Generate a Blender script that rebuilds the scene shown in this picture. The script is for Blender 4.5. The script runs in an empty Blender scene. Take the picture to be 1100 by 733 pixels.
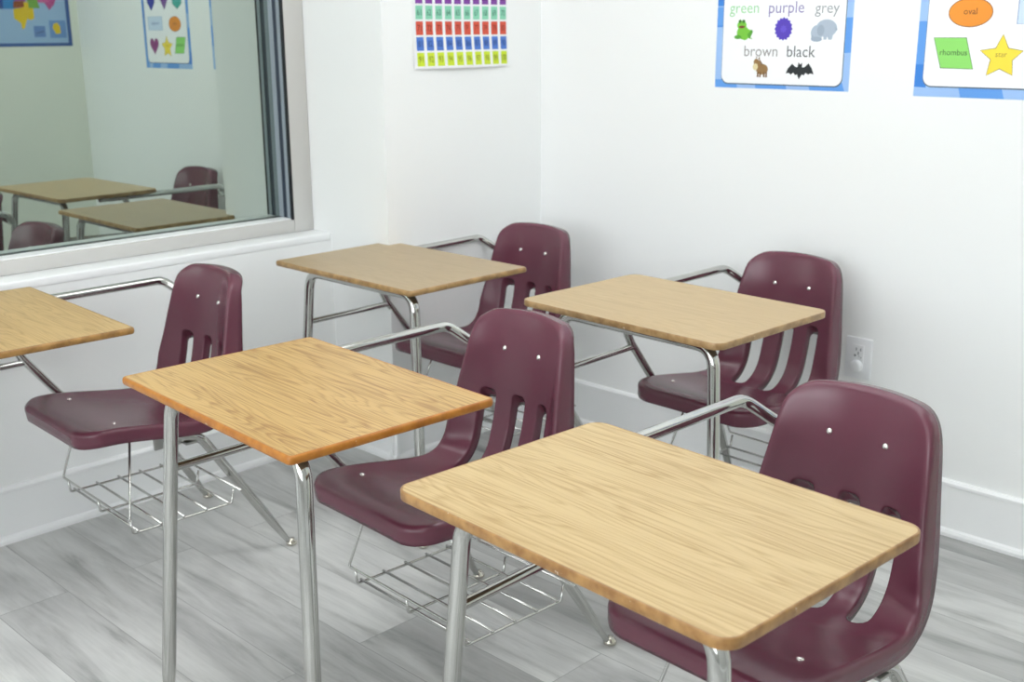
import bpy, bmesh, math, random
from mathutils import Vector, Matrix, geometry

scene = bpy.context.scene
COL = scene.collection
PI = math.pi
random.seed(7)

# ---------------------------------------------------------------- materials
def srgb(r, g, b):
    def f(c):
        c /= 255.0
        return c / 12.92 if c <= 0.04045 else ((c + 0.055) / 1.055) ** 2.4
    return (f(r), f(g), f(b), 1.0)

def new_mat(name):
    m = bpy.data.materials.new(name)
    m.use_nodes = True
    nt = m.node_tree
    bsdf = nt.nodes['Principled BSDF']
    return m, nt, bsdf

def plain(name, col, rough=0.5, metal=0.0, spec=0.5, bump=0.0, bscale=200.0, var=0.0, vscale=6.0):
    m, nt, b = new_mat(name)
    b.inputs['Base Color'].default_value = col
    b.inputs['Roughness'].default_value = rough
    b.inputs['Metallic'].default_value = metal
    b.inputs['Specular IOR Level'].default_value = spec
    tc = nt.nodes.new('ShaderNodeTexCoord')
    if var > 0:
        n = nt.nodes.new('ShaderNodeTexNoise')
        n.inputs['Scale'].default_value = vscale
        n.inputs['Detail'].default_value = 4
        nt.links.new(tc.outputs['Object'], n.inputs['Vector'])
        mx = nt.nodes.new('ShaderNodeMix'); mx.data_type = 'RGBA'
        mx.inputs['A'].default_value = tuple(c * (1 - var) for c in col[:3]) + (1,)
        mx.inputs['B'].default_value = tuple(min(1, c * (1 + var)) for c in col[:3]) + (1,)
        nt.links.new(n.outputs['Fac'], mx.inputs['Factor'])
        nt.links.new(mx.outputs['Result'], b.inputs['Base Color'])
    if bump > 0:
        n2 = nt.nodes.new('ShaderNodeTexNoise')
        n2.inputs['Scale'].default_value = bscale
        n2.inputs['Detail'].default_value = 3
        nt.links.new(tc.outputs['Object'], n2.inputs['Vector'])
        bp = nt.nodes.new('ShaderNodeBump')
        bp.inputs['Strength'].default_value = bump
        bp.inputs['Distance'].default_value = 0.002
        nt.links.new(n2.outputs['Fac'], bp.inputs['Height'])
        nt.links.new(bp.outputs['Normal'], b.inputs['Normal'])
    return m

M = {}
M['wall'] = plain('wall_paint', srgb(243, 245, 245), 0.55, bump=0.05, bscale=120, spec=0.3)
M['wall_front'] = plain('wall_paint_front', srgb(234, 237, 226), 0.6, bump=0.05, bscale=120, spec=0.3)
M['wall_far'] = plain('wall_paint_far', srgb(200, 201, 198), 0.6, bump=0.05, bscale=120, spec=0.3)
M['ceiling'] = plain('ceiling_paint', srgb(240, 240, 238), 0.8, bump=0.05, bscale=90)
M['trim'] = plain('white_trim_paint', srgb(247, 249, 250), 0.3)
M['frame'] = plain('grey_window_frame', srgb(201, 200, 197), 0.45)
M['gasket'] = plain('black_gasket', srgb(20, 24, 30), 0.35)
M['bead'] = plain('grey_glazing_bead', srgb(150, 160, 170), 0.35)
M['spacer'] = plain('dark_blue_spacer', srgb(52, 62, 78), 0.3)
M['chrome'] = plain('chrome_steel', (0.56, 0.56, 0.54, 1), 0.11, metal=1.0, var=0.06, vscale=30)
M['wire'] = plain('nickel_wire', (0.60, 0.60, 0.58, 1), 0.22, metal=1.0)
M['steel'] = plain('dull_steel', (0.42, 0.42, 0.41, 1), 0.35, metal=1.0)
M['nickel'] = plain('nickel_glide', (0.66, 0.63, 0.56, 1), 0.18, metal=1.0)
M['screw'] = plain('bright_screw', (0.85, 0.83, 0.80, 1), 0.2, metal=1.0)
M['shell'] = plain('maroon_plastic', srgb(99, 50, 66), 0.25, spec=.55, bump=0.06, bscale=900, var=0.06, vscale=14)
M['plate'] = plain('white_outlet_plastic', srgb(240, 242, 245), 0.3)
M['slot_dark'] = plain('outlet_slot_dark', srgb(135, 140, 146), 0.6)
M['under'] = plain('brown_backing_sheet', srgb(120, 95, 70), 0.6)

def diffuser():
    m, nt, b = new_mat('added_light_diffuser')
    b.inputs['Base Color'].default_value = (0.9, 0.9, 0.9, 1)
    b.inputs['Emission Color'].default_value = (0.98, 0.99, 1.0, 1)
    b.inputs['Emission Strength'].default_value = 5.1  # glow of the added ceiling panels
    return m
M['diffuser'] = diffuser()

def mirror_glass():
    m, nt, b = new_mat('reflective_window_glass')
    nt.nodes.remove(b)
    out = nt.nodes['Material Output']
    gl = nt.nodes.new('ShaderNodeBsdfGlossy')
    gl.inputs['Color'].default_value = (0.44, 0.50, 0.455, 1)
    gl.inputs['Roughness'].default_value = 0.0
    df = nt.nodes.new('ShaderNodeBsdfDiffuse')
    df.inputs['Color'].default_value = (0.012, 0.014, 0.013, 1)
    ad = nt.nodes.new('ShaderNodeAddShader')
    nt.links.new(gl.outputs[0], ad.inputs[0])
    nt.links.new(df.outputs[0], ad.inputs[1])
    nt.links.new(ad.outputs[0], out.inputs['Surface'])
    return m
M['glass'] = mirror_glass()

def floor_mat():
    m, nt, b = new_mat('grey_vinyl_plank')
    L = nt.links
    tc = nt.nodes.new('ShaderNodeTexCoord')
    mp = nt.nodes.new('ShaderNodeMapping')
    mp.inputs['Rotation'].default_value = (0, 0, PI / 2)
    mp.inputs['Location'].default_value = (0.33, -0.025, 0)
    L.new(tc.outputs['Object'], mp.inputs['Vector'])
    br = nt.nodes.new('ShaderNodeTexBrick')
    br.offset = 0.37; br.offset_frequency = 2
    br.inputs['Color1'].default_value = (0.0, 0, 0, 1)
    br.inputs['Color2'].default_value = (1, 1, 1, 1)
    br.inputs['Mortar'].default_value = (0.5, 0.5, 0.5, 1)
    br.inputs['Scale'].default_value = 1.0
    br.inputs['Mortar Size'].default_value = 0.0012
    br.inputs['Mortar Smooth'].default_value = 0.3
    br.inputs['Bias'].default_value = 0.0
    br.inputs['Brick Width'].default_value = 1.22
    br.inputs['Row Height'].default_value = 0.185
    L.new(mp.outputs['Vector'], br.inputs['Vector'])
    bw = nt.nodes.new('ShaderNodeRGBToBW')
    L.new(br.outputs['Color'], bw.inputs['Color'])
    # each plank shifts the grain
    sh = nt.nodes.new('ShaderNodeVectorMath'); sh.operation = 'MULTIPLY_ADD'
    cmb = nt.nodes.new('ShaderNodeCombineXYZ')
    L.new(bw.outputs['Val'], cmb.inputs['X']); L.new(bw.outputs['Val'], cmb.inputs['Y'])
    L.new(cmb.outputs[0], sh.inputs[0])
    sh.inputs[1].default_value = (7.3, 3.1, 0)
    L.new(mp.outputs['Vector'], sh.inputs[2])
    def noise(scale, vec_scale, detail=5, rough=0.6, dist=0.0):
        ms = nt.nodes.new('ShaderNodeVectorMath'); ms.operation = 'MULTIPLY'
        ms.inputs[1].default_value = vec_scale
        L.new(sh.outputs[0], ms.inputs[0])
        n = nt.nodes.new('ShaderNodeTexNoise')
        n.inputs['Scale'].default_value = scale
        n.inputs['Detail'].default_value = detail
        n.inputs['Roughness'].default_value = rough
        n.inputs['Distortion'].default_value = dist
        L.new(ms.outputs[0], n.inputs['Vector'])
        return n
    n1 = noise(1.0, (2.2, 15.0, 1), 6, 0.62, 0.5)      # streaks
    n2 = noise(1.0, (1.6, 5.0, 1), 3, 0.5, 0.8)        # broad patches
    n3 = noise(1.0, (6.0, 130.0, 1), 4, 0.7)           # fine fibre
    r1 = nt.nodes.new('ShaderNodeValToRGB')
    e = r1.color_ramp.elements
    e[0].position = 0.27; e[0].color = srgb(152, 153, 152)
    e[1].position = 0.56; e[1].color = srgb(210, 211, 210)
    x = r1.color_ramp.elements.new(0.42); x.color = srgb(193, 194, 193)
    L.new(n1.outputs['Fac'], r1.inputs['Fac'])
    r2 = nt.nodes.new('ShaderNodeValToRGB')
    e = r2.color_ramp.elements
    e[0].position = 0.33; e[0].color = (0.78, 0.78, 0.78, 1)
    e[1].position = 0.62; e[1].color = (1.06, 1.06, 1.05, 1)
    L.new(n2.outputs['Fac'], r2.inputs['Fac'])
    m1 = nt.nodes.new('ShaderNodeMix'); m1.data_type = 'RGBA'; m1.blend_type = 'MULTIPLY'
    m1.inputs['Factor'].default_value = 1.0
    L.new(r1.outputs['Color'], m1.inputs['A']); L.new(r2.outputs['Color'], m1.inputs['B'])
    r3 = nt.nodes.new('ShaderNodeValToRGB')
    e = r3.color_ramp.elements
    e[0].position = 0.3; e[0].color = (0.90, 0.90, 0.90, 1)
    e[1].position = 0.6; e[1].color = (1.0, 1.0, 1.0, 1)
    L.new(n3.outputs['Fac'], r3.inputs['Fac'])
    m2 = nt.nodes.new('ShaderNodeMix'); m2.data_type = 'RGBA'; m2.blend_type = 'MULTIPLY'
    m2.inputs['Factor'].default_value = 1.0
    L.new(m1.outputs['Result'], m2.inputs['A']); L.new(r3.outputs['Color'], m2.inputs['B'])
    # plank to plank tone
    mr = nt.nodes.new('ShaderNodeMapRange')
    mr.inputs['To Min'].default_value = 0.86; mr.inputs['To Max'].default_value = 1.05
    L.new(bw.outputs['Val'], mr.inputs['Value'])
    m3 = nt.nodes.new('ShaderNodeMix'); m3.data_type = 'RGBA'; m3.blend_type = 'MULTIPLY'
    m3.inputs['Factor'].default_value = 1.0
    L.new(m2.outputs['Result'], m3.inputs['A']); L.new(mr.outputs['Result'], m3.inputs['B'])
    # seams
    m4 = nt.nodes.new('ShaderNodeMix'); m4.data_type = 'RGBA'
    m4.inputs['B'].default_value = srgb(120, 122, 122)
    sm = nt.nodes.new('ShaderNodeMath'); sm.operation = 'MULTIPLY'; sm.inputs[1].default_value = 0.6
    L.new(br.outputs['Fac'], sm.inputs[0])
    L.new(sm.outputs[0], m4.inputs['Factor'])
    L.new(m3.outputs['Result'], m4.inputs['A'])
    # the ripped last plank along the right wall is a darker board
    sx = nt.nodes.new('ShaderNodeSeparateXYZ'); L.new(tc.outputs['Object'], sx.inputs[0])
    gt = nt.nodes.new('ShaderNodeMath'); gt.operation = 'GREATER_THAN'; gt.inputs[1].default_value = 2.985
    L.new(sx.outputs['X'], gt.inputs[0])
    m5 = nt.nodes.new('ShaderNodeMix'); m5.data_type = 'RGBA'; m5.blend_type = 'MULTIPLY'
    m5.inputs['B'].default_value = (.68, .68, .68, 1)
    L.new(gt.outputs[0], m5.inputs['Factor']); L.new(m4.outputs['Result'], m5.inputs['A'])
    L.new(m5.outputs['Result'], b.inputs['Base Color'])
    b.inputs['Roughness'].default_value = 0.42
    b.inputs['Specular IOR Level'].default_value = 0.4
    bp = nt.nodes.new('ShaderNodeBump'); bp.inputs['Strength'].default_value = 0.12
    bp.inputs['Distance'].default_value = 0.002
    L.new(n3.outputs['Fac'], bp.inputs['Height'])
    L.new(bp.outputs['Normal'], b.inputs['Normal'])
    return m
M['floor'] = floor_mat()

def oak_mat(name, light, dark, seed, contrast=1.0):
    m, nt, b = new_mat(name)
    L = nt.links
    tc = nt.nodes.new('ShaderNodeTexCoord')
    ad = nt.nodes.new('ShaderNodeVectorMath'); ad.operation = 'ADD'
    ad.inputs[1].default_value = (seed * 1.37, seed * 2.11, 0)
    L.new(tc.outputs['Object'], ad.inputs[0])
    def mul(v):
        ms = nt.nodes.new('ShaderNodeVectorMath'); ms.operation = 'MULTIPLY'
        ms.inputs[1].default_value = v
        L.new(ad.outputs[0], ms.inputs[0]); return ms
    # contour lines of a stretched noise give cathedral grain
    n0 = nt.nodes.new('ShaderNodeTexNoise')
    n0.inputs['Scale'].default_value = 1.0; n0.inputs['Detail'].default_value = 3.2
    n0.inputs['Roughness'].default_value = 0.45
    L.new(mul((7.0, 0.8, 1)).outputs[0], n0.inputs['Vector'])
    mm = nt.nodes.new('ShaderNodeMath'); mm.operation = 'MULTIPLY'; mm.inputs[1].default_value = 34.0
    L.new(n0.outputs['Fac'], mm.inputs[0])
    fr = nt.nodes.new('ShaderNodeMath'); fr.operation = 'FRACT'
    L.new(mm.outputs[0], fr.inputs[0])
    rr = nt.nodes.new('ShaderNodeValToRGB')
    e = rr.color_ramp.elements
    e[0].position = 0.0; e[0].color = (0.15, 0.15, 0.15, 1)
    e[1].position = 1.0; e[1].color = (0.2, 0.2, 0.2, 1)
    x = e.new(0.32); x.color = (0.8, 0.8, 0.8, 1)
    x = e.new(0.72); x.color = (1, 1, 1, 1)
    L.new(fr.outputs[0], rr.inputs['Fac'])
    n1 = nt.nodes.new('ShaderNodeTexNoise')
    n1.inputs['Scale'].default_value = 1.0; n1.inputs['Detail'].default_value = 5
    n1.inputs['Roughness'].default_value = 0.65
    L.new(mul((320.0, 3.6, 1)).outputs[0], n1.inputs['Vector'])
    n2 = nt.nodes.new('ShaderNodeTexNoise')
    n2.inputs['Scale'].default_value = 1.0; n2.inputs['Detail'].default_value = 3
    L.new(mul((16.0, 2.0, 1)).outputs[0], n2.inputs['Vector'])
    a1 = nt.nodes.new('ShaderNodeMath'); a1.operation = 'MULTIPLY'; a1.inputs[1].default_value = 0.20
    L.new(rr.outputs['Color'], a1.inputs[0])
    a2 = nt.nodes.new('ShaderNodeMath'); a2.operation = 'MULTIPLY_ADD'; a2.inputs[1].default_value = 0.95
    L.new(n1.outputs['Fac'], a2.inputs[0]); L.new(a1.outputs[0], a2.inputs[2])
    a3 = nt.nodes.new('ShaderNodeMath'); a3.operation = 'MULTIPLY_ADD'; a3.inputs[1].default_value = 0.30
    L.new(n2.outputs['Fac'], a3.inputs[0]); L.new(a2.outputs[0], a3.inputs[2])
    cr = nt.nodes.new('ShaderNodeValToRGB')
    e = cr.color_ramp.elements
    c = 0.36 / contrast
    e[0].position = max(0, 0.785 - c); e[0].color = dark
    e[1].position = 0.765 + c * 0.30; e[1].color = light
    L.new(a3.outputs[0], cr.inputs['Fac'])
    L.new(cr.outputs['Color'], b.inputs['Base Color'])
    b.inputs['Roughness'].default_value = 0.38
    b.inputs['Specular IOR Level'].default_value = 0.4
    return m

# ---------------------------------------------------------------- mesh helpers
def link(ob, parent=None):
    COL.objects.link(ob)
    if parent is not None:
        ob.parent = parent
    return ob

def obj(name, bm, mats, parent=None, smooth=False, angle=None):
    me = bpy.data.meshes.new(name)
    bmesh.ops.recalc_face_normals(bm, faces=bm.faces[:])
    bm.to_mesh(me); bm.free()
    if not isinstance(mats, (list, tuple)):
        mats = [mats]
    for m in mats:
        me.materials.append(m)
    if smooth:
        for p in me.polygons:
            p.use_smooth = True
        if angle:
            me.set_sharp_from_angle(angle=angle)
    ob = bpy.data.objects.new(name, me)
    return link(ob, parent)

def tag(o, label=None, cat=None, group=None, kind=None):
    if label: o['label'] = label
    if cat: o['category'] = cat
    if group: o['group'] = group
    if kind: o['kind'] = kind
    return o

def empty(name, loc, rz=0.0, parent=None):
    o = bpy.data.objects.new(name, None)
    o.empty_display_size = 0.1
    o.location = loc; o.rotation_euler = (0, 0, rz)
    return link(o, parent)

def add_box(bm, x0, x1, y0, y1, z0, z1, mi=0, bev=0.0, seg=2):
    r = bmesh.ops.create_cube(bm, size=1.0)
    vs = r['verts']
    for v in vs:
        v.co = Vector((x0 + (v.co.x + .5) * (x1 - x0), y0 + (v.co.y + .5) * (y1 - y0), z0 + (v.co.z + .5) * (z1 - z0)))
    fs = set(f for v in vs for f in v.link_faces)
    for f in fs: f.material_index = mi
    if bev > 0:
        es = list(set(e for v in vs for e in v.link_edges))
        rr = bmesh.ops.bevel(bm, geom=es, offset=bev, segments=seg, affect='EDGES', profile=0.5)
        for f in rr['faces']: f.material_index = mi

def fillet(pts, r, n=7):
    """round the inner corners of a polyline; r is a number or one per inner point"""
    pts = [Vector(p) for p in pts]
    out = [pts[0]]
    for i in range(1, len(pts) - 1):
        a, b, c = pts[i - 1], pts[i], pts[i + 1]
        ri = r[i - 1] if isinstance(r, (list, tuple)) else r
        d1 = (a - b); d2 = (c - b)
        l1, l2 = d1.length, d2.length
        d1.normalize(); d2.normalize()
        ang = math.acos(max(-1, min(1, d1.dot(d2))))
        if ang > PI - 0.02 or ri <= 0:
            out.append(b); continue
        t = min(ri / math.tan(ang / 2), 0.48 * l1, 0.48 * l2)
        p0 = b + d1 * t; p1 = b + d2 * t
        for k in range(n + 1):
            u = k / n
            out.append(p0 * (1 - u) ** 2 + b * 2 * u * (1 - u) + p1 * u * u)
    out.append(pts[-1])
    return out

def add_tube(bm, pts, rad, seg=14, cap=True, mi=0):
    pts = [Vector(p) for p in pts]
    n = len(pts)
    rads = rad if isinstance(rad, (list, tuple)) else [rad] * n
    tang = []
    for i in range(n):
        a = pts[max(0, i - 1)]; b = pts[min(n - 1, i + 1)]
        tang.append((b - a).normalized())
    ref = Vector((0, 0, 1)) if abs(tang[0].z) < 0.9 else Vector((1, 0, 0))
    u = tang[0].cross(ref).normalized()
    rings = []
    for i in range(n):
        t = tang[i]
        u = (u - t * u.dot(t)).normalized()
        w = t.cross(u)
        rings.append([bm.verts.new(pts[i] + (u * math.cos(2 * PI * k / seg) + w * math.sin(2 * PI * k / seg)) * rads[i]) for k in range(seg)])
    for i in range(n - 1):
        for k in range(seg):
            f = bm.faces.new((rings[i][k], rings[i][(k + 1) % seg], rings[i + 1][(k + 1) % seg], rings[i + 1][k]))
            f.material_index = mi
    if cap:
        bm.faces.new(rings[0][::-1]).material_index = mi
        bm.faces.new(rings[-1]).material_index = mi

def add_lathe(bm, prof, origin=(0, 0, 0), axis=(0, 0, 1), seg=20, mi=0):
    """prof: list of (radius, height) along axis"""
    ax = Vector(axis).normalized()
    ref = Vector((0, 0, 1)) if abs(ax.z) < 0.9 else Vector((1, 0, 0))
    u = ax.cross(ref).normalized(); w = ax.cross(u)
    o = Vector(origin)
    rings = []
    for r, h in prof:
        if r < 1e-6:
            rings.append([bm.verts.new(o + ax * h)])
        else:
            rings.append([bm.verts.new(o + ax * h + (u * math.cos(2 * PI * k / seg) + w * math.sin(2 * PI * k / seg)) * r) for k in range(seg)])
    for a, b in zip(rings[:-1], rings[1:]):
        for k in range(seg):
            k2 = (k + 1) % seg
            if len(a) == 1 and len(b) == 1: continue
            if len(a) == 1: f = bm.faces.new((a[0], b[k], b[k2]))
            elif len(b) == 1: f = bm.faces.new((a[k], a[k2], b[0]))
            else: f = bm.faces.new((a[k], a[k2], b[k2], b[k]))
            f.material_index = mi

def resample(pts, n):
    """n points evenly along a closed polygon of 2-D points"""
    P = [Vector(p) for p in pts]; P.append(P[0])
    L = [0]
    for a, b in zip(P[:-1], P[1:]): L.append(L[-1] + (b - a).length)
    out = []; j = 0
    for k in range(n):
        t = L[-1] * k / n
        while L[j + 1] < t: j += 1
        u = (t - L[j]) / max(1e-9, L[j + 1] - L[j])
        out.append(P[j].lerp(P[j + 1], u))
    return out

def inset(poly, d):
    """offset an anticlockwise closed polygon inwards by d"""
    n = len(poly); out = []
    for i in range(n):
        t = (poly[(i + 1) % n] - poly[i - 1]).normalized()
        out.append(poly[i] + Vector((-t.y, t.x)) * d)
    return out

def inside(p, poly):
    c = False; n = len(poly); j = n - 1
    for i in range(n):
        a, b = poly[i], poly[j]
        if (a.y > p.y) != (b.y > p.y) and p.x < (b.x - a.x) * (p.y - a.y) / (b.y - a.y) + a.x: c = not c
        j = i
    return c

# ---------------------------------------------------------------- the room
XR, YP, YW, XC, YF, YG = 3.096, 2.887, 3.201, 2.363, 3.297, 3.378
YB = 0.265          # wall that carries the map, seen in the window's reflection
ZC = 2.70

def struct(name, bm, m, parent=None, **k):
    o = obj(name, bm, m, parent, **k)
    o['kind'] = 'structure'
    return o

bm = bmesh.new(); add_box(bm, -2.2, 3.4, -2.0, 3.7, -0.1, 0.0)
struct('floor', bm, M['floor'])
bm = bmesh.new(); add_box(bm, -2.2, 3.4, -2.0, 3.7, ZC, ZC + 0.1)
struct('ceiling', bm, M['ceiling'])
WZ0, WZ1, WX0 = 0.757, 2.25, 0.25
bm = bmesh.new()
add_box(bm, -2.1, XC, YW, 3.6, 0, 0.735)
add_box(bm, -2.1, WX0, YF, 3.6, 0.735, ZC)
add_box(bm, WX0, XC, YF, 3.6, WZ1, ZC)
add_box(bm, WX0, XC, 3.43, 3.6, 0.735, WZ1)
struct('wall_window', bm, M['wall'])
bm = bmesh.new(); add_box(bm, XC, XR + .2, YP, 3.6, 0, ZC)
struct('wall_corner', bm, M['wall'])
bm = bmesh.new(); add_box(bm, XR, XR + .2, YB - .1, YP, 0, ZC)
struct('wall_right', bm, M['wall'])
bm = bmesh.new(); add_box(bm, 1.75, XR, YB - .15, YB, 0, ZC)
struct('wall_front', bm, M['wall_front'])
bm = bmesh.new(); add_box(bm, 1.75, 1.9, -1.9, YB - .15, 0, ZC)
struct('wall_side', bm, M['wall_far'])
bm = bmesh.new(); add_box(bm, -2.1, 1.75, -2.0, -1.9, 0, ZC)
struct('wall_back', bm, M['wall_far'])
LW = (-1.2, 2.4, .85, 2.35)  # opening added in the left wall to let sky light in
bm = bmesh.new()
add_box(bm, -2.2, -2.1, -1.9, LW[0], 0, ZC); add_box(bm, -2.2, -2.1, LW[1], 3.6, 0, ZC)
add_box(bm, -2.2, -2.1, LW[0], LW[1], 0, LW[2]); add_box(bm, -2.2, -2.1, LW[0], LW[1], LW[3], ZC)
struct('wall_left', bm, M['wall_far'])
bm = bmesh.new()
for y in (LW[0], -.02, 1.18, LW[1] - .05): add_box(bm, -2.18, -2.11, y, y + .05, LW[2], LW[3])
for z in (LW[2], 1.75, LW[3] - .05): add_box(bm, -2.175, -2.115, LW[0] + .05, LW[1] - .05, z, z + .05)
struct('added_fill_window', bm, M['trim'])  # unseen window, added so daylight fills the room from the left

# window ledge
bm = bmesh.new(); add_box(bm, -2.1, XC - .001, YW - .002, YF + .02, 0.730, WZ0, bev=0.0045, seg=3)
struct('trim_1', bm, M['trim'], smooth=True, angle=0.6)

# window: frame, glazing strips and reflective pane
win = empty('window_1', ((WX0 + XC) / 2, YF, WZ0)); win['kind'] = 'structure'
def wpart(name, bm, m, **k):
    o = obj(name, bm, m, None, **k)
    o.parent = win
    o.matrix_parent_inverse = Matrix.Translation(-Vector(win.location))
    return o
FX1 = 2.283; FX0 = WX0 + .08; FZ0 = 0.800; FZ1 = WZ1 - .05
bm = bmesh.new()
add_box(bm, FX1, XC - .001, YF, 3.43, WZ0, WZ1, bev=.003)
add_box(bm, WX0, FX0, YF, 3.43, WZ0, WZ1, bev=.003)
add_box(bm, FX0, FX1, YF + .0004, 3.43, WZ0, FZ0, bev=.004)
add_box(bm, FX0, FX1, YF + .0004, 3.43, FZ1, WZ1, bev=.003)
wpart('window_frame', bm, M['frame'], smooth=True, angle=.6)
def strip_ring(name, m, y0, y1, t, sill=0.0):
    bm = bmesh.new()
    add_box(bm, FX1 - t, FX1 + .001, y0, y1, FZ0, FZ1)
    add_box(bm, FX0 - .001, FX0 + t, y0, y1, FZ0, FZ1)
    add_box(bm, FX0, FX1, y0, y1, FZ1 - t, FZ1 + .001)
    if sill: add_box(bm, FX0, FX1, y0, y1, FZ0 - .001, FZ0 + sill)
    return wpart(name, bm, m)
strip_ring('outer_gasket', M['gasket'], YF + .002, YF + .017, .004)
strip_ring('glazing_bead', M['bead'], YF + .017, YF + .034, .006)
strip_ring('dark_spacer', M['spacer'], YF + .034, YF + .058, .003)
strip_ring('inner_bead', M['bead'], YF + .058, YG, .006)
bm = bmesh.new(); add_box(bm, FX0, FX1 - .006, YF + .012, YG - .012, FZ0 - .001, FZ0 + .004, bev=.0015)
wpart('sill_bead', bm, M['trim'])
bm = bmesh.new(); add_box(bm, FX0, FX1 - .006, YG - .012, YG, FZ0 - .001, FZ0 + .005)
wpart('bottom_gasket', bm, M['gasket'])
bm = bmesh.new(); add_box(bm, FX0, FX1, YG, YG + .006, FZ0 - .002, FZ1)
wpart('window_pane', bm, M['glass'])

# baseboards: profile swept along each wall
BP = [(0, 0), (.026, 0), (.026, .010), (.022, .018), (.014, .022), (.014, .150), (.017, .152), (.017, .160), (.010, .167), (0, .167)]
def baseboard(name, p0, p1, nrm):
    bm = bmesh.new()
    a = Vector((*p0, 0)); b = Vector((*p1, 0)); n = Vector((*nrm, 0))
    rows = [[bm.verts.new(p + n * d + Vector((0, 0, z))) for d, z in BP] for p in (a, b)]
    k = len(BP)
    for i in range(k):
        bm.faces.new((rows[0][i], rows[0][(i + 1) % k], rows[1][(i + 1) % k], rows[1][i]))
    bm.faces.new(rows[0]); bm.faces.new(rows[1][::-1])
    return struct(name, bm, M['trim'])
baseboard('baseboard_window', (-2.1, YW), (XC, YW), (0, -1))
baseboard('baseboard_pier', (XC, YP - .026), (XC, YW), (-1, 0))
baseboard('baseboard_corner', (XC - .026, YP), (XR, YP), (0, -1))
baseboard('baseboard_right', (XR, YP), (XR, YB), (-1, 0))
baseboard('baseboard_front', (1.75, YB), (XR, YB), (0, 1))
baseboard('baseboard_side', (1.75, -1.9), (1.75, YB), (-1, 0))
baseboard('baseboard_left', (-2.1, -1.9), (-2.1, YW), (1, 0))
baseboard('baseboard_back', (-2.1, -1.9), (1.75, -1.9), (0, 1))

# ceiling lights: unseen panels added to light the room
def added_ceiling_light(x, y, label):
    t = empty('added_ceiling_light', (x, y, ZC))
    bm = bmesh.new()
    w, l, b = .30, .60, .025
    add_box(bm, -w, -w + b, -l, l, -.035, 0); add_box(bm, w - b, w, -l, l, -.035, 0)
    add_box(bm, -w + b, w - b, -l, -l + b, -.035, 0); add_box(bm, -w + b, w - b, l - b, l, -.035, 0)
    obj('light_frame', bm, M['trim'], t)
    bm = bmesh.new(); add_box(bm, -w + b, w - b, -l + b, l - b, -.030, -.012)
    obj('diffuser', bm, M['diffuser'], t)
    tag(t, label, 'ceiling light', 'added ceiling light panels')
added_ceiling_light(1.55, 1.85, 'added flat lit ceiling panel above the middle of the desks')
added_ceiling_light(2.55, 1.35, 'added flat lit ceiling panel nearest the wall with the picture posters')
added_ceiling_light(0.35, 2.35, 'added flat lit ceiling panel nearest the left end of the window')
added_ceiling_light(0.15, 0.55, 'added flat lit ceiling panel above the open front of the room')
added_ceiling_light(-1.3, 1.2, 'added flat lit ceiling panel farthest from the posters')

# ---------------------------------------------------------------- student desks
H, TW, TD, TT, YC = 0.751, 0.6405, 0.4613, 0.0162, 0.020
ZR = H - TT

# --- seat shell -------------------------------------------------------------
PROF = [(.109, .4585), (.135, .4620), (.165, .4625), (.220, .454), (.300, .434), (.380, .418), (.440, .409), (.490, .409), (.530, .424),
        (.560, .455), (.578, .500), (.592, .560), (.602, .630), (.611, .700), (.620, .755), (.629, .797)]
def catmull(P, n=12):
    P = [Vector(p) for p in P]
    P = [P[0] * 2 - P[1]] + P + [P[-1] * 2 - P[-2]]
    out = []
    for i in range(1, len(P) - 2):
        a, b, c, d = P[i - 1:i + 3]
        for k in range(n):
            t = k / n
            out.append(0.5 * ((2 * b) + (c - a) * t + (2 * a - 5 * b + 4 * c - d) * t * t + (3 * b - a - 3 * c + d) * t ** 3))
    out.append(P[-2])
    return out
PC = catmull(PROF)
PS = [0.0]
for a_, b_ in zip(PC[:-1], PC[1:]): PS.append(PS[-1] + (b_ - a_).length)
SL = PS[-1]
def prof(s):
    if s <= 0:
        d = (PC[1] - PC[0]).normalized(); return PC[0] + d * s, d
    if s >= SL:
        d = (PC[-1] - PC[-2]).normalized(); return PC[-1] + d * (s - SL), d
    lo, hi = 0, len(PS) - 1
    while hi - lo > 1:
        m = (lo + hi) // 2
        if PS[m] <= s: lo = m
        else: hi = m
    u = (s - PS[lo]) / (PS[hi] - PS[lo])
    i = lo
    d0 = (PC[min(i + 1, len(PC) - 1)] - PC[max(i - 1, 0)]).normalized()
    d1 = (PC[min(i + 2, len(PC) - 1)] - PC[i]).normalized()
    return PC[lo].lerp(PC[hi], u), d0.lerp(d1, u).normalized()
def s_at_x(x):
    for p, s in zip(PC, PS):
        if p.x >= x: return s
def s_at_z(z):
    for p, s in zip(PC[len(PC) // 2:], PS[len(PC) // 2:]):
        if p.y >= z: return s
def interp(tab, s):
    if s <= tab[0][0]: return tab[0][1]
    n = len(tab)
    def slope(i):
        if i == 0 or i == n - 1: return 0.0
        d0 = (tab[i][1] - tab[i - 1][1]) / (tab[i][0] - tab[i - 1][0]); d1 = (tab[i + 1][1] - tab[i][1]) / (tab[i + 1][0] - tab[i][0])
        return 0.0 if d0 * d1 <= 0 else 2 * d0 * d1 / (d0 + d1)
    for i in range(n - 1):
        (a, va), (b, vb) = tab[i], tab[i + 1]
        if s <= b:
            h = b - a; u = (s - a) / h
            return va * (1 + 2 * u) * (1 - u) ** 2 + slope(i) * h * u * (1 - u) ** 2 + vb * u * u * (3 - 2 * u) + slope(i + 1) * h * u * u * (u - 1)
    return tab[-1][1]
S_BEND = s_at_x(.53)
HW = [(0, .204), (.09, .211), (.24, .209), (S_BEND - .05, .202), (s_at_z(.50), .187), (s_at_z(.62), .170), (s_at_z(.73), .156), (SL, .145)]
BOW = .016
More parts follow.
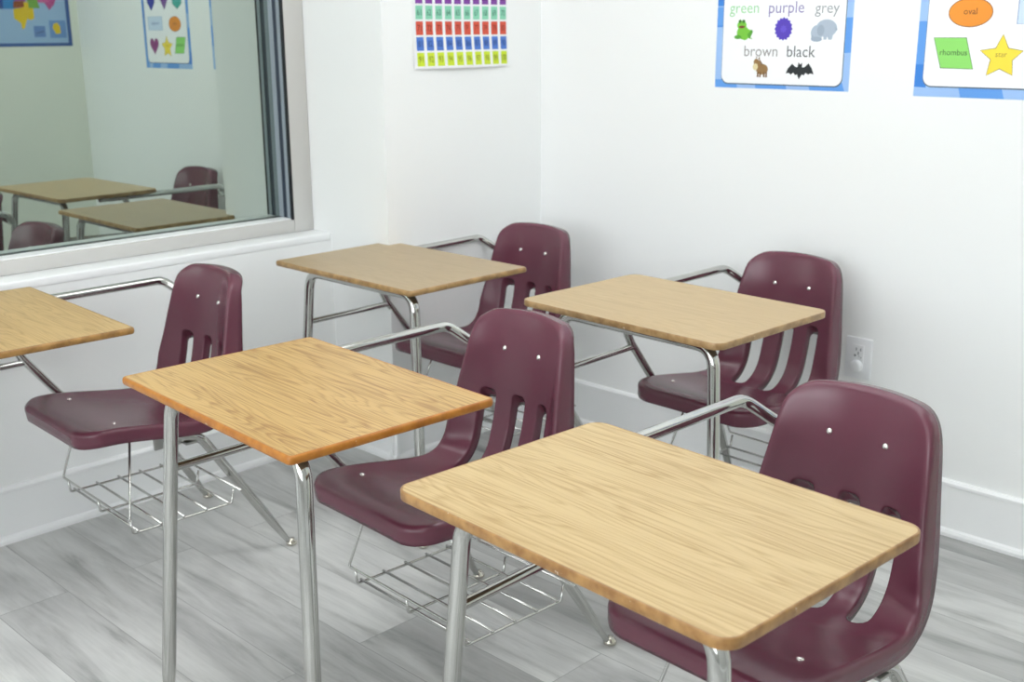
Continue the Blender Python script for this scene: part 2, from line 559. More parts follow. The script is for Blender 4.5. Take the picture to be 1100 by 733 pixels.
LIFT = [(0, -.002), (.08, .006), (.20, .020), (S_BEND - .07, .026), (s_at_z(.47), .052), (s_at_z(.51), .058), (s_at_z(.60), .052), (s_at_z(.68), .042), (s_at_z(.76), .031), (SL, .022)]
FLD = .042
def shell_map(s, y, depth, rim=False):
    """domain point to desk space; depth is measured behind the sitting surface"""
    h = interp(HW, s)
    q = min(1.15, abs(y) / h)
    fk = (max(FLD, (interp(LIFT, s) + .010) * min(1, q ** 2)) - .014) / (FLD - .014) if rim else 1.0
    s2 = s - .018 * max(0, (s - SL + .10) / .10) * q * q
    p, d = prof(s2)
    n = Vector((-d.y, d.x))                       # towards the sitter
    lift = interp(LIFT, s)
    if depth > .016:                               # the flange is deepest where the wings stand furthest forward
        depth = .014 + (depth - .014) * fk
    p = p + n * (lift * q ** 2.2 - depth)
    return Vector((p.x, YC + y, p.y))
def shell_outline():
    pts = []
    rf, rt = .058, .046
    N = 90
    side = []
    for k in range(N + 1):
        s = SL * (0.5 - 0.5 * math.cos(PI * k / N))
        w = interp(HW, s)
        if s < rf: w -= rf * (1 - math.sqrt(max(0, 1 - ((rf - s) / rf) ** 2)))
        if s > SL - rt: w -= rt * (1 - math.sqrt(max(0, 1 - ((s - SL + rt) / rt) ** 2)))
        side.append((s, w))
    side = [(s + BOW * max(0, 1 - s / .16) ** 1.5 * (w / .19) ** 2, w) for s, w in side]
    a = [Vector((s, w)) for s, w in side]
    b = [Vector((s, -w)) for s, w in side[::-1]]
    poly = resample(b + a, 190)      # s along x, y along y
    area = sum(p.x * q.y - q.x * p.y for p, q in zip(poly, poly[1:] + poly[:1]))
    if area < 0: poly.reverse()
    return poly
S_T, S_B = s_at_z(.590), s_at_x(.478)
def slot_outline(yc, hw, grow=0.0, drop=0.0):
    """clockwise rounded slot"""
    h = hw + grow; r = min(h, .012 + grow)
    s0, s1 = S_B - grow, S_T + grow - drop
    pts = []
    rb = h
    for k in range(9):
        a = PI / 2 * k / 8
        pts.append(Vector((s1 - r + r * math.cos(a), yc + h - r + r * math.sin(a))))
    for k in range(9):
        a = PI / 2 + PI / 2 * k / 8
        pts.append(Vector((s0 + rb + rb * math.cos(a), yc + rb * math.sin(a))))
    for k in range(1, 9):
        a = PI + PI / 2 * k / 8
        pts.append(Vector((s0 + rb + rb * math.cos(a), yc + rb * math.sin(a))))
    for k in range(9):
        a = 3 * PI / 2 + PI / 2 * k / 8
        pts.append(Vector((s1 - r + r * math.cos(a), yc - h + r + r * math.sin(a))))
    return resample(pts, 56)

def shell_mesh():
    bm = bmesh.new()
    out = shell_outline()
    R = .014; FL = .042
    rings = []                                     # (polygon, depth) from the flat face to the flange lip
    NR = 6
    for k in range(NR + 1):
        a = PI / 2 * k / NR
        rings.append((inset(out, R * (1 - math.sin(a))), R * (1 - math.cos(a))))
    for d in (.020, .031, FL): rings.append((out, d))
    slots = []
    RS = .005
    for yc in (-.0935, 0.0, .0935):
        rs = []
        for k in range(5):
            a = PI / 2 * k / 4
            rs.append((slot_outline(yc, .0210, RS * (1 - math.sin(a))), RS * (1 - math.cos(a))))
        rs.append((slot_outline(yc, .0208, 0, .013), .014)); rs.append((slot_outline(yc, .0206, 0, .023), .023))
        slots.append(rs)
    # flat face: triangulate between the inner outline ring and the slot rings
    P = list(rings[0][0]); E = [(i, (i + 1) % len(P)) for i in range(len(P))]
    for rs in slots:
        b = len(P); q = rs[0][0]
        P += q; E += [(b + i, b + (i + 1) % len(q)) for i in range(len(q))]
    nfix = len(P)
    step = .010
    def clear(p):
        return all((p - q).length > step * .62 for q in P[:nfix])
    s = 0.0
    row = 0
    while s < SL + .001:
        y = -.22 + (row % 2) * step / 2
        while y < .22:
            p = Vector((s, y))
            if inside(p, rings[0][0]) and not any(inside(p, rs[0][0]) for rs in slots) and clear(p): P.append(p)
            y += step
        s += step * .87; row += 1
    vs, es, fs, ov, oe, of = geometry.delaunay_2d_cdt([Vector((p.x, p.y)) for p in P], E, [], 0, 1e-6)
    bv = [bm.verts.new(shell_map(v.x, v.y, 0)) for v in vs]
    for f in fs:
        c = sum((Vector((vs[i].x, vs[i].y)) for i in f), Vector((0, 0))) / len(f)
        if inside(c, rings[0][0]) and not any(inside(c, rs[0][0]) for rs in slots):
            bm.faces.new([bv[i] for i in f])
    used = {}
    for newi, olds in enumerate(ov):
        for o in olds: used[o] = newi
    def skirt(first_idx, ringlist, rim=False):
        prev = [bv[used[i]] for i in first_idx]
        n = len(prev)
        for poly, dep in ringlist[1:]:
            cur = [bm.verts.new(shell_map(p.x, p.y, dep, rim)) for p in poly]
            for i in range(n):
                bm.faces.new((prev[i], prev[(i + 1) % n], cur[(i + 1) % n], cur[i]))
            prev = cur
    skirt(range(len(out)), rings, True)
    b = len(out)
    for rs in slots:
        n = len(rs[0][0])
        skirt(range(b, b + n), rs)
        b += n
    bmesh.ops.delete(bm, geom=[v for v in bm.verts if not v.link_faces], context='VERTS')
    bmesh.ops.recalc_face_normals(bm, faces=bm.faces[:])
    # face normals must look towards the sitter
    up = sum((f.normal.z for f in bm.faces if f.calc_center_median().x < .45 and abs(f.normal.z) > .8))
    if up < 0: bmesh.ops.reverse_faces(bm, faces=bm.faces[:])
    return bm

def shell_object(parent):
    bm = shell_mesh()
    me = bpy.data.meshes.new('seat_shell')
    bm.to_mesh(me); bm.free()
    me.materials.append(M['shell'])
    for p in me.polygons: p.use_smooth = True
    ob = bpy.data.objects.new('seat_shell', me)
    link(ob, parent)
    so = ob.modifiers.new('thickness', 'SOLIDIFY')
    so.thickness = .005; so.offset = -1.0
    return ob

# --- tabletop ---------------------------------------------------------------
def rrect(w, d, r, n=8):
    """anticlockwise rounded rectangle: d along x, w along y"""
    pts = []
    for cx, cy, a0 in ((d / 2 - r, w / 2 - r, 0), (-d / 2 + r, w / 2 - r, PI / 2), (-d / 2 + r, -w / 2 + r, PI), (d / 2 - r, -w / 2 + r, 1.5 * PI)):
        for k in range(n + 1):
            a = a0 + PI / 2 * k / n
            pts.append(Vector((cx + r * math.cos(a), cy + r * math.sin(a))))
    return pts
def tabletop(parent, corner, edge_style, top_mat, edge_mat):
    # laminate board
    bm = bmesh.new()
    o = rrect(TW, TD, corner)
    e = .0018 if edge_style == 'square' else .005
    inn = inset(o, e)
    a = [bm.verts.new((p.x, p.y, H)) for p in inn]
    b = [bm.verts.new((p.x, p.y, H - TT + .0006)) for p in inn]
    n = len(o)
    bm.faces.new(a); bm.faces.new(b[::-1])
    for i in range(n): bm.faces.new((a[i], b[i], b[(i + 1) % n], a[(i + 1) % n]))
    bm.normal_update()
    for f in bm.faces:
        f.material_index = 1 if f.normal.z < -.5 else 0
    top = obj('tabletop', bm, [top_mat, M['under']], parent)
    # edge band
    bm = bmesh.new()
    if edge_style == 'square':
        sec = [(e + .002, 0.0), (e, 0.0002), (.0006, -.0004), (0, -.0014), (0, -TT + .002), (.0012, -TT), (e + .004, -TT)]
    else:
        sec = [(e + .002, 0.0), (e, 0.0002)]
        for k in range(1, 8):
            t = PI * k / 8
            sec.append((e * (1 - math.sin(t) ** .8), -TT / 2 + TT / 2 * math.cos(t)))
        sec += [(e, -TT), (e + .004, -TT)]
    rings = []
    for ins, z in sec:
        rings.append([bm.verts.new((p.x, p.y, H + z)) for p in inset(o, ins)])
    for r0, r1 in zip(rings[:-1], rings[1:]):
        for i in range(n):
            bm.faces.new((r0[i], r1[i], r1[(i + 1) % n], r0[(i + 1) % n]))
    obj('edge_band', bm, edge_mat, top, smooth=True, angle=.9)
    return top

def edge_mat(name, a, b, chip):
    m, nt, p = new_mat(name)
    L = nt.links
    tc = nt.nodes.new('ShaderNodeTexCoord')
    n = nt.nodes.new('ShaderNodeTexNoise'); n.inputs['Scale'].default_value = 45; n.inputs['Detail'].default_value = 5
    L.new(tc.outputs['Object'], n.inputs['Vector'])
    r = nt.nodes.new('ShaderNodeValToRGB')
    r.color_ramp.elements[0].position = .35; r.color_ramp.elements[0].color = a
    r.color_ramp.elements[1].position = .62; r.color_ramp.elements[1].color = b
    L.new(n.outputs['Fac'], r.inputs['Fac'])
    n2 = nt.nodes.new('ShaderNodeTexNoise'); n2.inputs['Scale'].default_value = 110; n2.inputs['Detail'].default_value = 2
    L.new(tc.outputs['Object'], n2.inputs['Vector'])
    g = nt.nodes.new('ShaderNodeMath'); g.operation = 'GREATER_THAN'; g.inputs[1].default_value = .735
    L.new(n2.outputs['Fac'], g.inputs[0])
    mx = nt.nodes.new('ShaderNodeMix'); mx.data_type = 'RGBA'
    L.new(g.outputs[0], mx.inputs['Factor']); L.new(r.outputs['Color'], mx.inputs['A'])
    mx.inputs['B'].default_value = chip
    L.new(mx.outputs['Result'], p.inputs['Base Color'])
    p.inputs['Roughness'].default_value = .35
    return m

# --- metal frame ------------------------------------------------------------
LEG = {'near': ((-.222, -.335), (-.168, -.262)), 'far': ((-.228, .246), (-.170, .226))}
ZRAIL = ZR - .0155
def leg_bm(side):
    (fx, fy), (tx, ty) = LEG[side]
    s = -1 if side == 'near' else 1
    def at(z):
        u = z / .69
        return Vector((fx + (tx - fx) * u, fy + (ty - fy) * u, z))
    corner = at(ZRAIL); rail = Vector((tx + .002, ty - s * .11, ZRAIL))
    pts = fillet([at(.10), corner, rail], .055, 9)
    bm = bmesh.new()
    taper = [at(.016), at(.03), at(.07), at(.10)]
    rr = [.0085, .0095, .0125, .0148]
    add_tube(bm, taper[:-1] + pts, rr[:-1] + [.0148] * len(pts), 18)
    return bm
def glide_bm(x, y):
    bm = bmesh.new()
    add_lathe(bm, [(0, 0), (.011, 0), (.0155, .003), (.0165, .007), (.0145, .012), (.0095, .0165), (.0085, .020), (0, .020)], (x, y, 0.0005))
    return bm
def rail_bm():
    bm = bmesh.new()
    (_, _), (tx, ty) = LEG['near']; (_, _), (ux, uy) = LEG['far']
    add_tube(bm, [(tx + .002, ty + .11, ZRAIL), (ux + .002, uy - .11, ZRAIL)], .0148, 18)
    return bm
RT = .0118
SIDE_JOIN = Vector((.17, .270, .552))
def crossbar_bm():
    bm = bmesh.new()
    add_tube(bm, [(-.180, .230, .562), SIDE_JOIN], .0092, 14)
    return bm
def side_support_bm():
    bm = bmesh.new()
    pts = fillet([(.02, .268, ZR - .0125), (.085, .270, ZR - .0125), (.165, .271, .566), (.262, .262, .432), (.33, .20, .380), (.46, .187, .380)], [.03, .15, .07, .06], 8)
    add_tube(bm, pts, RT, 14)
    return bm
def rear_leg_bm(side):
    s = -1 if side == 'near' else 1
    y0 = -.150 if s < 0 else .187
    y1 = -.170 if s < 0 else .192
    foot = (.684, -.219, 0) if s < 0 else (.684, .262, 0)
    f = Vector(foot); k = Vector((.448, y1, .383))
    d = (f - k).normalized()
    def at(z): return k + (f - k) * ((k.z - z) / k.z)
    start = Vector((.36, y0, .392)) if s < 0 else Vector((.40, y0, .381))
    pts = fillet([start, k, at(.14)], .06, 8)
    bm = bmesh.new()
    tail = [at(.08), at(.04), at(.016)]
    add_tube(bm, pts + tail, [.0135] * len(pts) + [.0118, .0092, .0075], 16)
    return bm
def arm_bm():
    bm = bmesh.new()
    z = ZR - .0135
    pts = fillet([(-.02, .245, z), (.25, .256, z), (.592, .262, z + .001), (.645, .212, .672), (.660, .150, .668), (.656, .02, .690), (.656, -.06, .690)], [.2, .045, .05, .05, .05], 8)
    add_tube(bm, pts, .0125, 16)
    return bm
def bracket_bm():
    bm = bmesh.new()
    # cross plates and gusset below the seat
    add_box(bm, .222, .262, -.15, .18, .420, .426, bev=.001)
    add_box(bm, .405, .45, -.178, .20, .366, .372, bev=.001)
    add_box(bm, .33, .42, -.146, -.140, .362, .404, bev=.001)
    add_lathe(bm, [(0, 0), (.012, 0), (.012, .016), (0, .016)], (.372, -.150, .366), (0, 1, 0), 14)
    return bm
def basket_bm():
    bm = bmesh.new()
    r = .0032
    def w(*p, rad=.008): add_tube(bm, fillet(p, rad, 4), r, 8)
    x0, x1, y0, y1, zb, zt = .207, .490, -.243, .140, .196, .234
    # lengthwise bottom wires turned up at both ends onto the rails
    for y in (y0, (y0 + y1) / 2, y1):
        w((x0 - .004, y, zt), (x0, y, zb), (x1, y, zb), (x1 + .008, y, zt))
    # crosswise bottom wires
    for i in range(5):
        x = x0 + .012 + (x1 - x0 - .024) * i / 4
        w((x, y0 - .004, zb + .0055), (x, y1 + .004, zb + .0055))
    # front and back rails with hangers up to the seat
    xs = x0 - .010
    w((.258, -.158, .408), (xs, y0 - .012, zt + .004), (xs, y1 + .016, zt + .004), (.222, y1 - .010, .345), (.245, y1 - .015, .402), rad=.006)
    xs = x1 + .014
    w((xs, y0 - .030, zt + .004), (xs, y1 + .014, zt + .004), (.462, y1 + .020, .33), (.445, y1 + .015, .368), rad=.006)
    return bm
def screw_bm():
    bm = bmesh.new()
    add_lathe(bm, [(.0068, 0), (.0066, .0012), (.0052, .0030), (.0028, .0040), (0, .0042)], (0, 0, 0), (0, 0, 1), 14)
    return bm

PROTO = None
def build_desk():
    root = empty('student_desk', (0, 0, 0))
    for side in ('near', 'far'):
        lg = obj('front_leg', leg_bm(side), M['chrome'], root, smooth=True, angle=.9)
        obj('glide', glide_bm(*LEG[side][0]), M['nickel'], lg, smooth=True)
    obj('top_rail', rail_bm(), M['chrome'], root, smooth=True, angle=.9)
    obj('crossbar', crossbar_bm(), M['chrome'], root, smooth=True, angle=.9)
    obj('side_support', side_support_bm(), M['chrome'], root, smooth=True, angle=.9)
    for side, ft in (('near', (.684, -.219)), ('far', (.684, .262))):
        lg = obj('rear_leg', rear_leg_bm(side), M['chrome'], root, smooth=True, angle=.9)
        obj('glide', glide_bm(*ft), M['nickel'], lg, smooth=True)
    obj('arm_tube', arm_bm(), M['chrome'], root, smooth=True, angle=.9)
    obj('seat_bracket', bracket_bm(), M['steel'], root)
    obj('book_basket', basket_bm(), M['wire'], root, smooth=True)
    sh = shell_object(root)
    def screw(s, y):
        p = shell_map(s, y, 0); q = shell_map(s + .004, y, 0); n3 = (shell_map(s, y, -.01) - p).normalized()
        o = obj('screw', screw_bm(), M['screw'], sh, smooth=True)
        o.rotation_mode = 'QUATERNION'
        o.rotation_quaternion = n3.to_track_quat('Z', 'Y')
        o.location = p - n3 * .0004
    for y in (-.058, .058): screw(s_at_z(.697), y)
    for y in (-.140, .140): screw(s_at_x(.232), y)
    return root

def copy_tree(o, parent=None):
    c = o.copy(); COL.objects.link(c)
    if parent is not None: c.parent = parent
    for ch in list(o.children): copy_tree(ch, c)
    return c

CHIP = srgb(236, 225, 205)
amber = edge_mat('amber_edge', srgb(162, 98, 26), srgb(184, 120, 42), CHIP)
brownA = edge_mat('worn_brown_edge', srgb(138, 98, 54), srgb(172, 132, 80), CHIP)
brownC = edge_mat('brown_edge', srgb(134, 98, 52), srgb(170, 128, 72), CHIP)
brownD = edge_mat('tan_edge', srgb(140, 108, 66), srgb(176, 142, 94), CHIP)
brownE = edge_mat('light_brown_edge', srgb(146, 114, 74), srgb(178, 146, 102), CHIP)
DESKS = [
    ((1.256, .953, -.051), .030, 'square', (205, 180, 132), (168, 136, 88), brownA, 1.3,
     'student desk nearest the camera, with a pale oak top and worn brown edge'),
    ((1.250, 1.814, -.048), .013, 'bull', (200, 166, 108), (156, 118, 68), amber, 1.6,
     'student desk with a golden oak top and rounded amber orange edge, middle of the front'),
    ((1.038, 2.824, -.037), .012, 'bull', (202, 171, 116), (164, 130, 78), brownC, 1.2,
     'student desk under the window ledge at far left, its top partly cut off'),
    ((2.187, 2.626, 0.0), .013, 'bull', (180, 158, 122), (154, 132, 98), brownD, .7,
     'student desk with a dull greyish tan top in the corner below the number chart'),
    ((2.318, 1.704, -.033), .030, 'square', (194, 169, 126), (164, 137, 94), brownE, .75,
     'student desk with a pale tan top in front of the wall outlet'),
]
for i, (pose, cr, es, cl, cd, em, con, lab) in enumerate(DESKS):
    if PROTO is None:
        PROTO = build_desk(); d = PROTO
        pending = []
    else:
        d = copy_tree(PROTO)
    d.location = (pose[0], pose[1], 0); d.rotation_euler = (0, 0, pose[2])
    tag(d, lab, 'school desk', 'student desks with attached maroon chairs')
    for ch in d.children:
        if ch.name.startswith('seat_shell'): ch.location.y = (-.004, -.012, 0, -.004, .012)[i]
    pending.append((d, cr, es, cl, cd, em, con, i))
for d, cr, es, cl, cd, em, con, i in pending:
    tabletop(d, cr, es, oak_mat('oak_laminate', srgb(*cl), srgb(*cd), i * 3 + 1.3, con), em)

# ---------------------------------------------------------------- posters
class Flat:
    """coloured shapes on one sheet; u to the right, v up, each layer a hair above the last"""
    def __init__(s): s.bm = bmesh.new(); s.mats = []; s.layer = 0; s.n = 0
    def mi(s, rgb):
        key = 'ink_%02x%02x%02x' % rgb
        if key not in M: M[key] = plain(key, srgb(*rgb), .35, spec=.4)
        if M[key] not in s.mats: s.mats.append(M[key])
        return s.mats.index(M[key])
    def up(s): s.layer += 1
    def poly(s, pts, rgb, dl=0):
        s.n += 1; z = s.n * 4e-6
        f = s.bm.faces.new([s.bm.verts.new((p[0], p[1], z)) for p in pts])
        f.material_index = s.mi(rgb)
        f.normal_update()
        if f.normal.z < 0: f.normal_flip()
    def ell(s, cx, cy, rx, ry, rgb, n=32, a0=0, wob=0, k=0, rot=0):
        pts = []
        for i in range(n):
            a = 2 * PI * i / n + a0
            r = 1 + wob * math.cos(k * a)
            x, y = rx * r * math.cos(a), ry * r * math.sin(a)
            pts.append((cx + x * math.cos(rot) - y * math.sin(rot), cy + x * math.sin(rot) + y * math.cos(rot)))
        s.poly(pts, rgb)
    def rrect(s, x0, y0, x1, y1, r, rgb):
        p = []
        for cx, cy, a0 in ((x1 - r, y1 - r, 0), (x0 + r, y1 - r, PI / 2), (x0 + r, y0 + r, PI), (x1 - r, y0 + r, 1.5 * PI)):
            for k in range(9):
                a = a0 + PI / 2 * k / 8
                p.append((cx + r * math.cos(a), cy + r * math.sin(a)))
        s.poly(p, rgb)
    def text(s, body, x0, x1, base, rgb, height=None):
        cu = bpy.data.curves.new('t', 'FONT'); cu.body = body; cu.size = 1.0; cu.resolution_u = 3
        ob = bpy.data.objects.new('t', cu); COL.objects.link(ob)
        me = bpy.data.meshes.new_from_object(ob)
        xs = [v.co.x for v in me.vertices]
        k = (x1 - x0) / (max(xs) - min(xs)); ky = k
        if height:
            ky = height / max(v.co.y for v in me.vertices)
        mnx = min(xs)
        s.n += 1; z = s.n * 4e-6; idx = s.mi(rgb)
        vs = [s.bm.verts.new((x0 + (v.co.x - mnx) * k, base + v.co.y * ky, z)) for v in me.vertices]
        for p in me.polygons:
            try:
                f = s.bm.faces.new([vs[i] for i in p.vertices]); f.material_index = idx
            except ValueError: pass
        bpy.data.objects.remove(ob); bpy.data.curves.remove(cu); bpy.data.meshes.remove(me)
    def sheet(s, w, h, rgb, t=.0008):
        N = 24
        mi = s.mi(rgb)
        g = [[[s.bm.verts.new((w * i / N, h * j / N, z)) for j in range(N + 1)] for i in range(N + 1)] for z in (-t, 0)]
        for i in range(N):
            for j in range(N):
                for k in (0, 1):
                    q = [g[k][i][j], g[k][i + 1][j], g[k][i + 1][j + 1], g[k][i][j + 1]]
                    s.bm.faces.new(q if k else q[::-1]).material_index = mi
        for i in range(N):
            for e0, e1 in (((i, 0), (i + 1, 0)), ((i + 1, N), (i, N)), ((0, i + 1), (0, i)), ((N, i), (N, i + 1))):
                s.bm.faces.new((g[0][e0[0]][e0[1]], g[0][e1[0]][e1[1]], g[1][e1[0]][e1[1]], g[1][e0[0]][e0[1]])).material_index = mi
    def build(s, name, loc, face):
        """face: 'X-' hangs on a wall facing -X, 'Y-' facing -Y, 'Y+' facing +Y"""
        me = bpy.data.meshes.new(name)
        s.bm.to_mesh(me); s.bm.free()
        for m in s.mats: me.materials.append(m)
        ob = bpy.data.objects.new(name, me)
        ax = {'X-': ((0, -1, 0), (-1, 0, 0)), 'Y-': ((1, 0, 0), (0, -1, 0)), 'Y+': ((-1, 0, 0), (0, 1, 0))}[face]
        u = Vector(ax[0]); n = Vector(ax[1]); v = Vector((0, 0, 1))
        mt = Matrix((u, v, n)).transposed().to_4x4()
        mt.translation = Vector(loc) + n * .0006
        ob.matrix_world = mt
        return link(ob)

BLU0, BLU1, BLU2 = (158, 194, 242), (98, 158, 232), (62, 134, 222)
def poster_base(F, w, h, mx, my, seed):
    rnd = random.Random(seed)
    F.sheet(w, h, BLU0)
    F.up()
    # loose blue blocks round the border
    for k in range(26):
        side = rnd.choice('lrbt'); a = rnd.random(); ln = rnd.uniform(.05, .12); c = rnd.choice([BLU1, BLU2, BLU1])
        sl = rnd.uniform(-.012, .012)
        if side in 'lr':
            y = a * (h - ln); x0, x1 = ((0, mx + .01) if side == 'l' else (w - mx - .01, w))
            F.poly([(x0, y), (x1, y + sl * .3), (x1, min(h, y + ln)), (x0, min(h, y + ln))], c, k * .02)
        else:
            x = a * (w - ln); y0, y1 = ((0, my + .01) if side == 'b' else (h - my - .01, h))
            F.poly([(x, y0), (x + ln, y0), (min(w, max(0, x + ln + sl)), y1), (min(w, max(0, x + sl)), y1)], c, k * .02)
    F.up()
    F.rrect(mx - .001, my - .0035, w - mx + .0025, h - my + .001, .026, (70, 84, 104)); F.up()
    F.rrect(mx, my, w - mx, h - my, .025, (247, 249, 252)); F.up()

# colour-word poster
F = Flat(); poster_base(F, .463, .66, .0235, .0145, 3)
F.text('green', .0444, .1489, .2240, (160, 214, 162), None)
F.text('purple', .1841, .3036, .2228, (140, 128, 178), None)
F.text('grey', .3396, .4182, .2206, (150, 154, 160), None)
F.text('brown', .1039, .2212, .0964, (152, 150, 150), None)
F.text('black', .2539, .3486, .0960, (92, 96, 100), None)
# words of the upper rows (above the photograph's frame)
F.text('blue', .060, .135, .345, (90, 130, 210)); F.text('red', .205, .265, .345, (210, 70, 70)); F.text('yellow', .315, .425, .345, (226, 200, 70))
F.ell(.096, .300, .026, .020, (90, 140, 220)); F.ell(.236, .300, .022, .022, (214, 72, 66)); F.ell(.370, .300, .024, .022, (246, 214, 70))
# frog
g1, g2 = (120, 196, 62), (84, 160, 48)
F.ell(.096, .166, .022, .020, g1); F.ell(.112, .162, .016, .013, g1, rot=.6)
F.ell(.078, .153, .013, .006, g2); F.ell(.103, .150, .010, .006, g1)
F.poly([(.112, .160), (.126, .176), (.132, .170), (.124, .152), (.132, .147), (.118, .149)], g2)
F.up(); F.ell(.091, .188, .017, .0135, g1); F.ell(.084, .199, .006, .006, g2); F.ell(.097, .199, .006, .006, g2)
F.up(); F.ell(.091, .183, .011, .004, (120, 70, 40)); F.ell(.084, .200, .003, .003, (30, 40, 30)); F.ell(.097, .200, .003, .003, (30, 40, 30))
# purple burst
F.ell(.2376, .1766, .0290, .0320, (88, 66, 186), 96, 0, .07, 16); F.up(); F.ell(.2376, .1766, .010, .010, (104, 84, 204), 40, 0, .2, 8)
# elephant
e1, e2 = (176, 190, 206), (160, 174, 192)
F.ell(.380, .178, .034, .025, e1); F.ell(.350, .165, .020, .022, e1); F.ell(.350, .147, .018, .007, e2)
F.poly([(.372, .165), (.372, .146), (.382, .146), (.384, .158), (.388, .146), (.399, .146), (.404, .166)], e1)
F.poly([(.335, .160), (.331, .148), (.338, .142), (.344, .150)], e2)
F.up(); F.ell(.362, .172, .012, .016, e2); F.poly([(.408, .182), (.416, .176), (.413, .170), (.409, .174)], e2)
# donkey
d1, d2 = (150, 116, 72), (120, 86, 50)
F.ell(.170, .058, .021, .016, d1); F.ell(.152, .074, .011, .016, d1, rot=.5); F.poly([(.148, .090), (.146, .097), (.153, .092)], d2)
F.poly([(.155, .088), (.158, .097), (.162, .088)], d2)
for x in (.156, .164, .178, .186): F.poly([(x - .003, .05), (x + .003, .05), (x + .003, .034), (x - .003, .034)], d2)
F.up(); F.ell(.146, .065, .009, .010, (226, 214, 170)); F.poly([(.157, .090), (.164, .084), (.172, .072), (.166, .070)], d2)
# bat
k0 = (38, 42, 46)
F.poly([(.2990, .0310), (.3080, .0450), (.3150, .0430), (.3210, .0500), (.3300, .0450), (.3360, .0490), (.3480, .0460), (.3400, .0640), (.3290, .0780), (.3160, .0670), (.3080, .0660), (.3070, .0800), (.3010, .0740),
        (.2950, .0800), (.2920, .0660), (.2850, .0670), (.2740, .0760), (.2600, .0620), (.2530, .0470), (.2640, .0490), (.2710, .0440), (.2790, .0500), (.2860, .0430), (.2920, .0450)], k0)
o = F.build('colour_poster', (XR, 2.133, 1.255), 'X-')
tag(o, 'blue bordered poster of colour words with a frog, an elephant and a black bat', 'poster', 'posters on the right wall')

# shape poster
def outlined(F, pts, rgb, line, w=.0022):
    c = (sum(p[0] for p in pts) / len(pts), sum(p[1] for p in pts) / len(pts))
    F.poly(pts, line); 
    k = []
    for p in pts:
        dx, dy = p[0] - c[0], p[1] - c[1]; l = math.hypot(dx, dy)
        k.append((p[0] - dx / l * w, p[1] - dy / l * w))
    F.layer += 1; F.poly(k, rgb); F.layer -= 1
F = Flat(); poster_base(F, .463, .66, .024, .0285, 11)
def ellpts(cx, cy, rx, ry, n=40): return [(cx + rx * math.cos(2 * PI * i / n), cy + ry * math.sin(2 * PI * i / n)) for i in range(n)]
outlined(F, ellpts(.1401, .2214, .0600, .0380), (238, 150, 52), (150, 84, 34))
outlined(F, [(.0449, .1571), (.136, .1571), (.161, .0751), (.0703, .0761)], (146, 222, 112), (80, 120, 70))
outlined(F, [(.2325, .1664), (.2503, .1311), (.2891, .1241), (.2631, .0992), (.2666, .0604), (.2307, .0764), (.1967, .0588), (.2039, .101), (.1743, .1243), (.2154, .1309)], (250, 224, 70), (150, 130, 60))
outlined(F, [(.2636, .1907), (.4100, .1907), (.4100, .2600), (.2636, .2600)], (206, 224, 248), (110, 140, 190))
heart = []
for i in range(40):
    t = 2 * PI * i / 40
    heart.append((.362 + .0028 * 16 * math.sin(t) ** 3, .1150 + .0030 * (13 * math.cos(t) - 5 * math.cos(2 * t) - 2 * math.cos(3 * t) - math.cos(4 * t))))
outlined(F, heart, (150, 62, 130), (100, 40, 90))
def ngon(cx, cy, r, n, a0): return [(cx + r * math.cos(a0 + 2 * PI * i / n), cy + r * math.sin(a0 + 2 * PI * i / n)) for i in range(n)]
outlined(F, ngon(.105, .345, .052, 6, PI / 6), (70, 170, 160), (40, 100, 96))
outlined(F, [(.232, .290), (.272, .345), (.232, .400), (.192, .345)], (120, 74, 150), (70, 40, 90))
outlined(F, [(.325, .400), (.405, .400), (.405, .330), (.365, .288), (.325, .330)], (52, 60, 160), (30, 36, 100))
outlined(F, ellpts(.105, .500, .050, .050), (226, 70, 66), (140, 40, 40))
outlined(F, [(.190, .455), (.280, .455), (.280, .545), (.190, .545)], (96, 160, 226), (50, 90, 150))
outlined(F, [(.320, .455), (.410, .455), (.365, .545)], (244, 190, 60), (150, 110, 40))
F.layer += 3
F.text('oval', .1215, .1575, .2165, (128, 66, 34)); F.text('rhombus', .0660, .1410, .1110, (52, 92, 48)); F.text('star', .2170, .2470, .1080, (168, 146, 60))
F.text('heart', .345, .380, .113, (96, 36, 84)); F.text('rectangle', .298, .375, .220, (100, 120, 160))
o = F.build('shape_poster', (XR, 1.472, 1.250), 'X-')
tag(o, 'blue bordered poster of shapes with an orange oval, green rhombus and yellow star', 'poster', 'posters on the right wall')

# number chart
F = Flat()
F.sheet(.433, .545, (238, 240, 242)); F.up()
rows = [(226, 66, 70), (240, 150, 60), (246, 220, 80), (120, 190, 90), (90, 170, 220), (128, 62, 160), (140, 212, 182), (214, 84, 62), (76, 122, 206), (206, 226, 52)]
inks = [(110, 30, 34), (120, 66, 20), (110, 96, 20), (40, 84, 36), (30, 70, 110), (60, 26, 84), (48, 104, 86), (128, 36, 26), (32, 54, 124), (104, 122, 24)]
for r in range(10):
    for c in range(10):
        u = .0135 + c * .0425; v = .008 + (9 - r) * .0492
        F.poly([(u, v), (u + .0305, v), (u + .0305, v + .0215), (u + .0305, v + .043), (u, v + .043), (u, v + .0215)], rows[r])
F.up()
for r in range(10):
    for c in range(10):
        u = .0135 + c * .0425; v = .008 + (9 - r) * .0492
        s_ = str(r * 10 + c + 1)
        wd = {1: .008, 2: .018, 3: .025}[len(s_)]
        F.text(s_, u + .0152 - wd / 2, u + .0152 + wd / 2, v + .0125, inks[r], .019)
o = F.build('number_chart', (2.4913, YP, 1.3119), 'Y-')
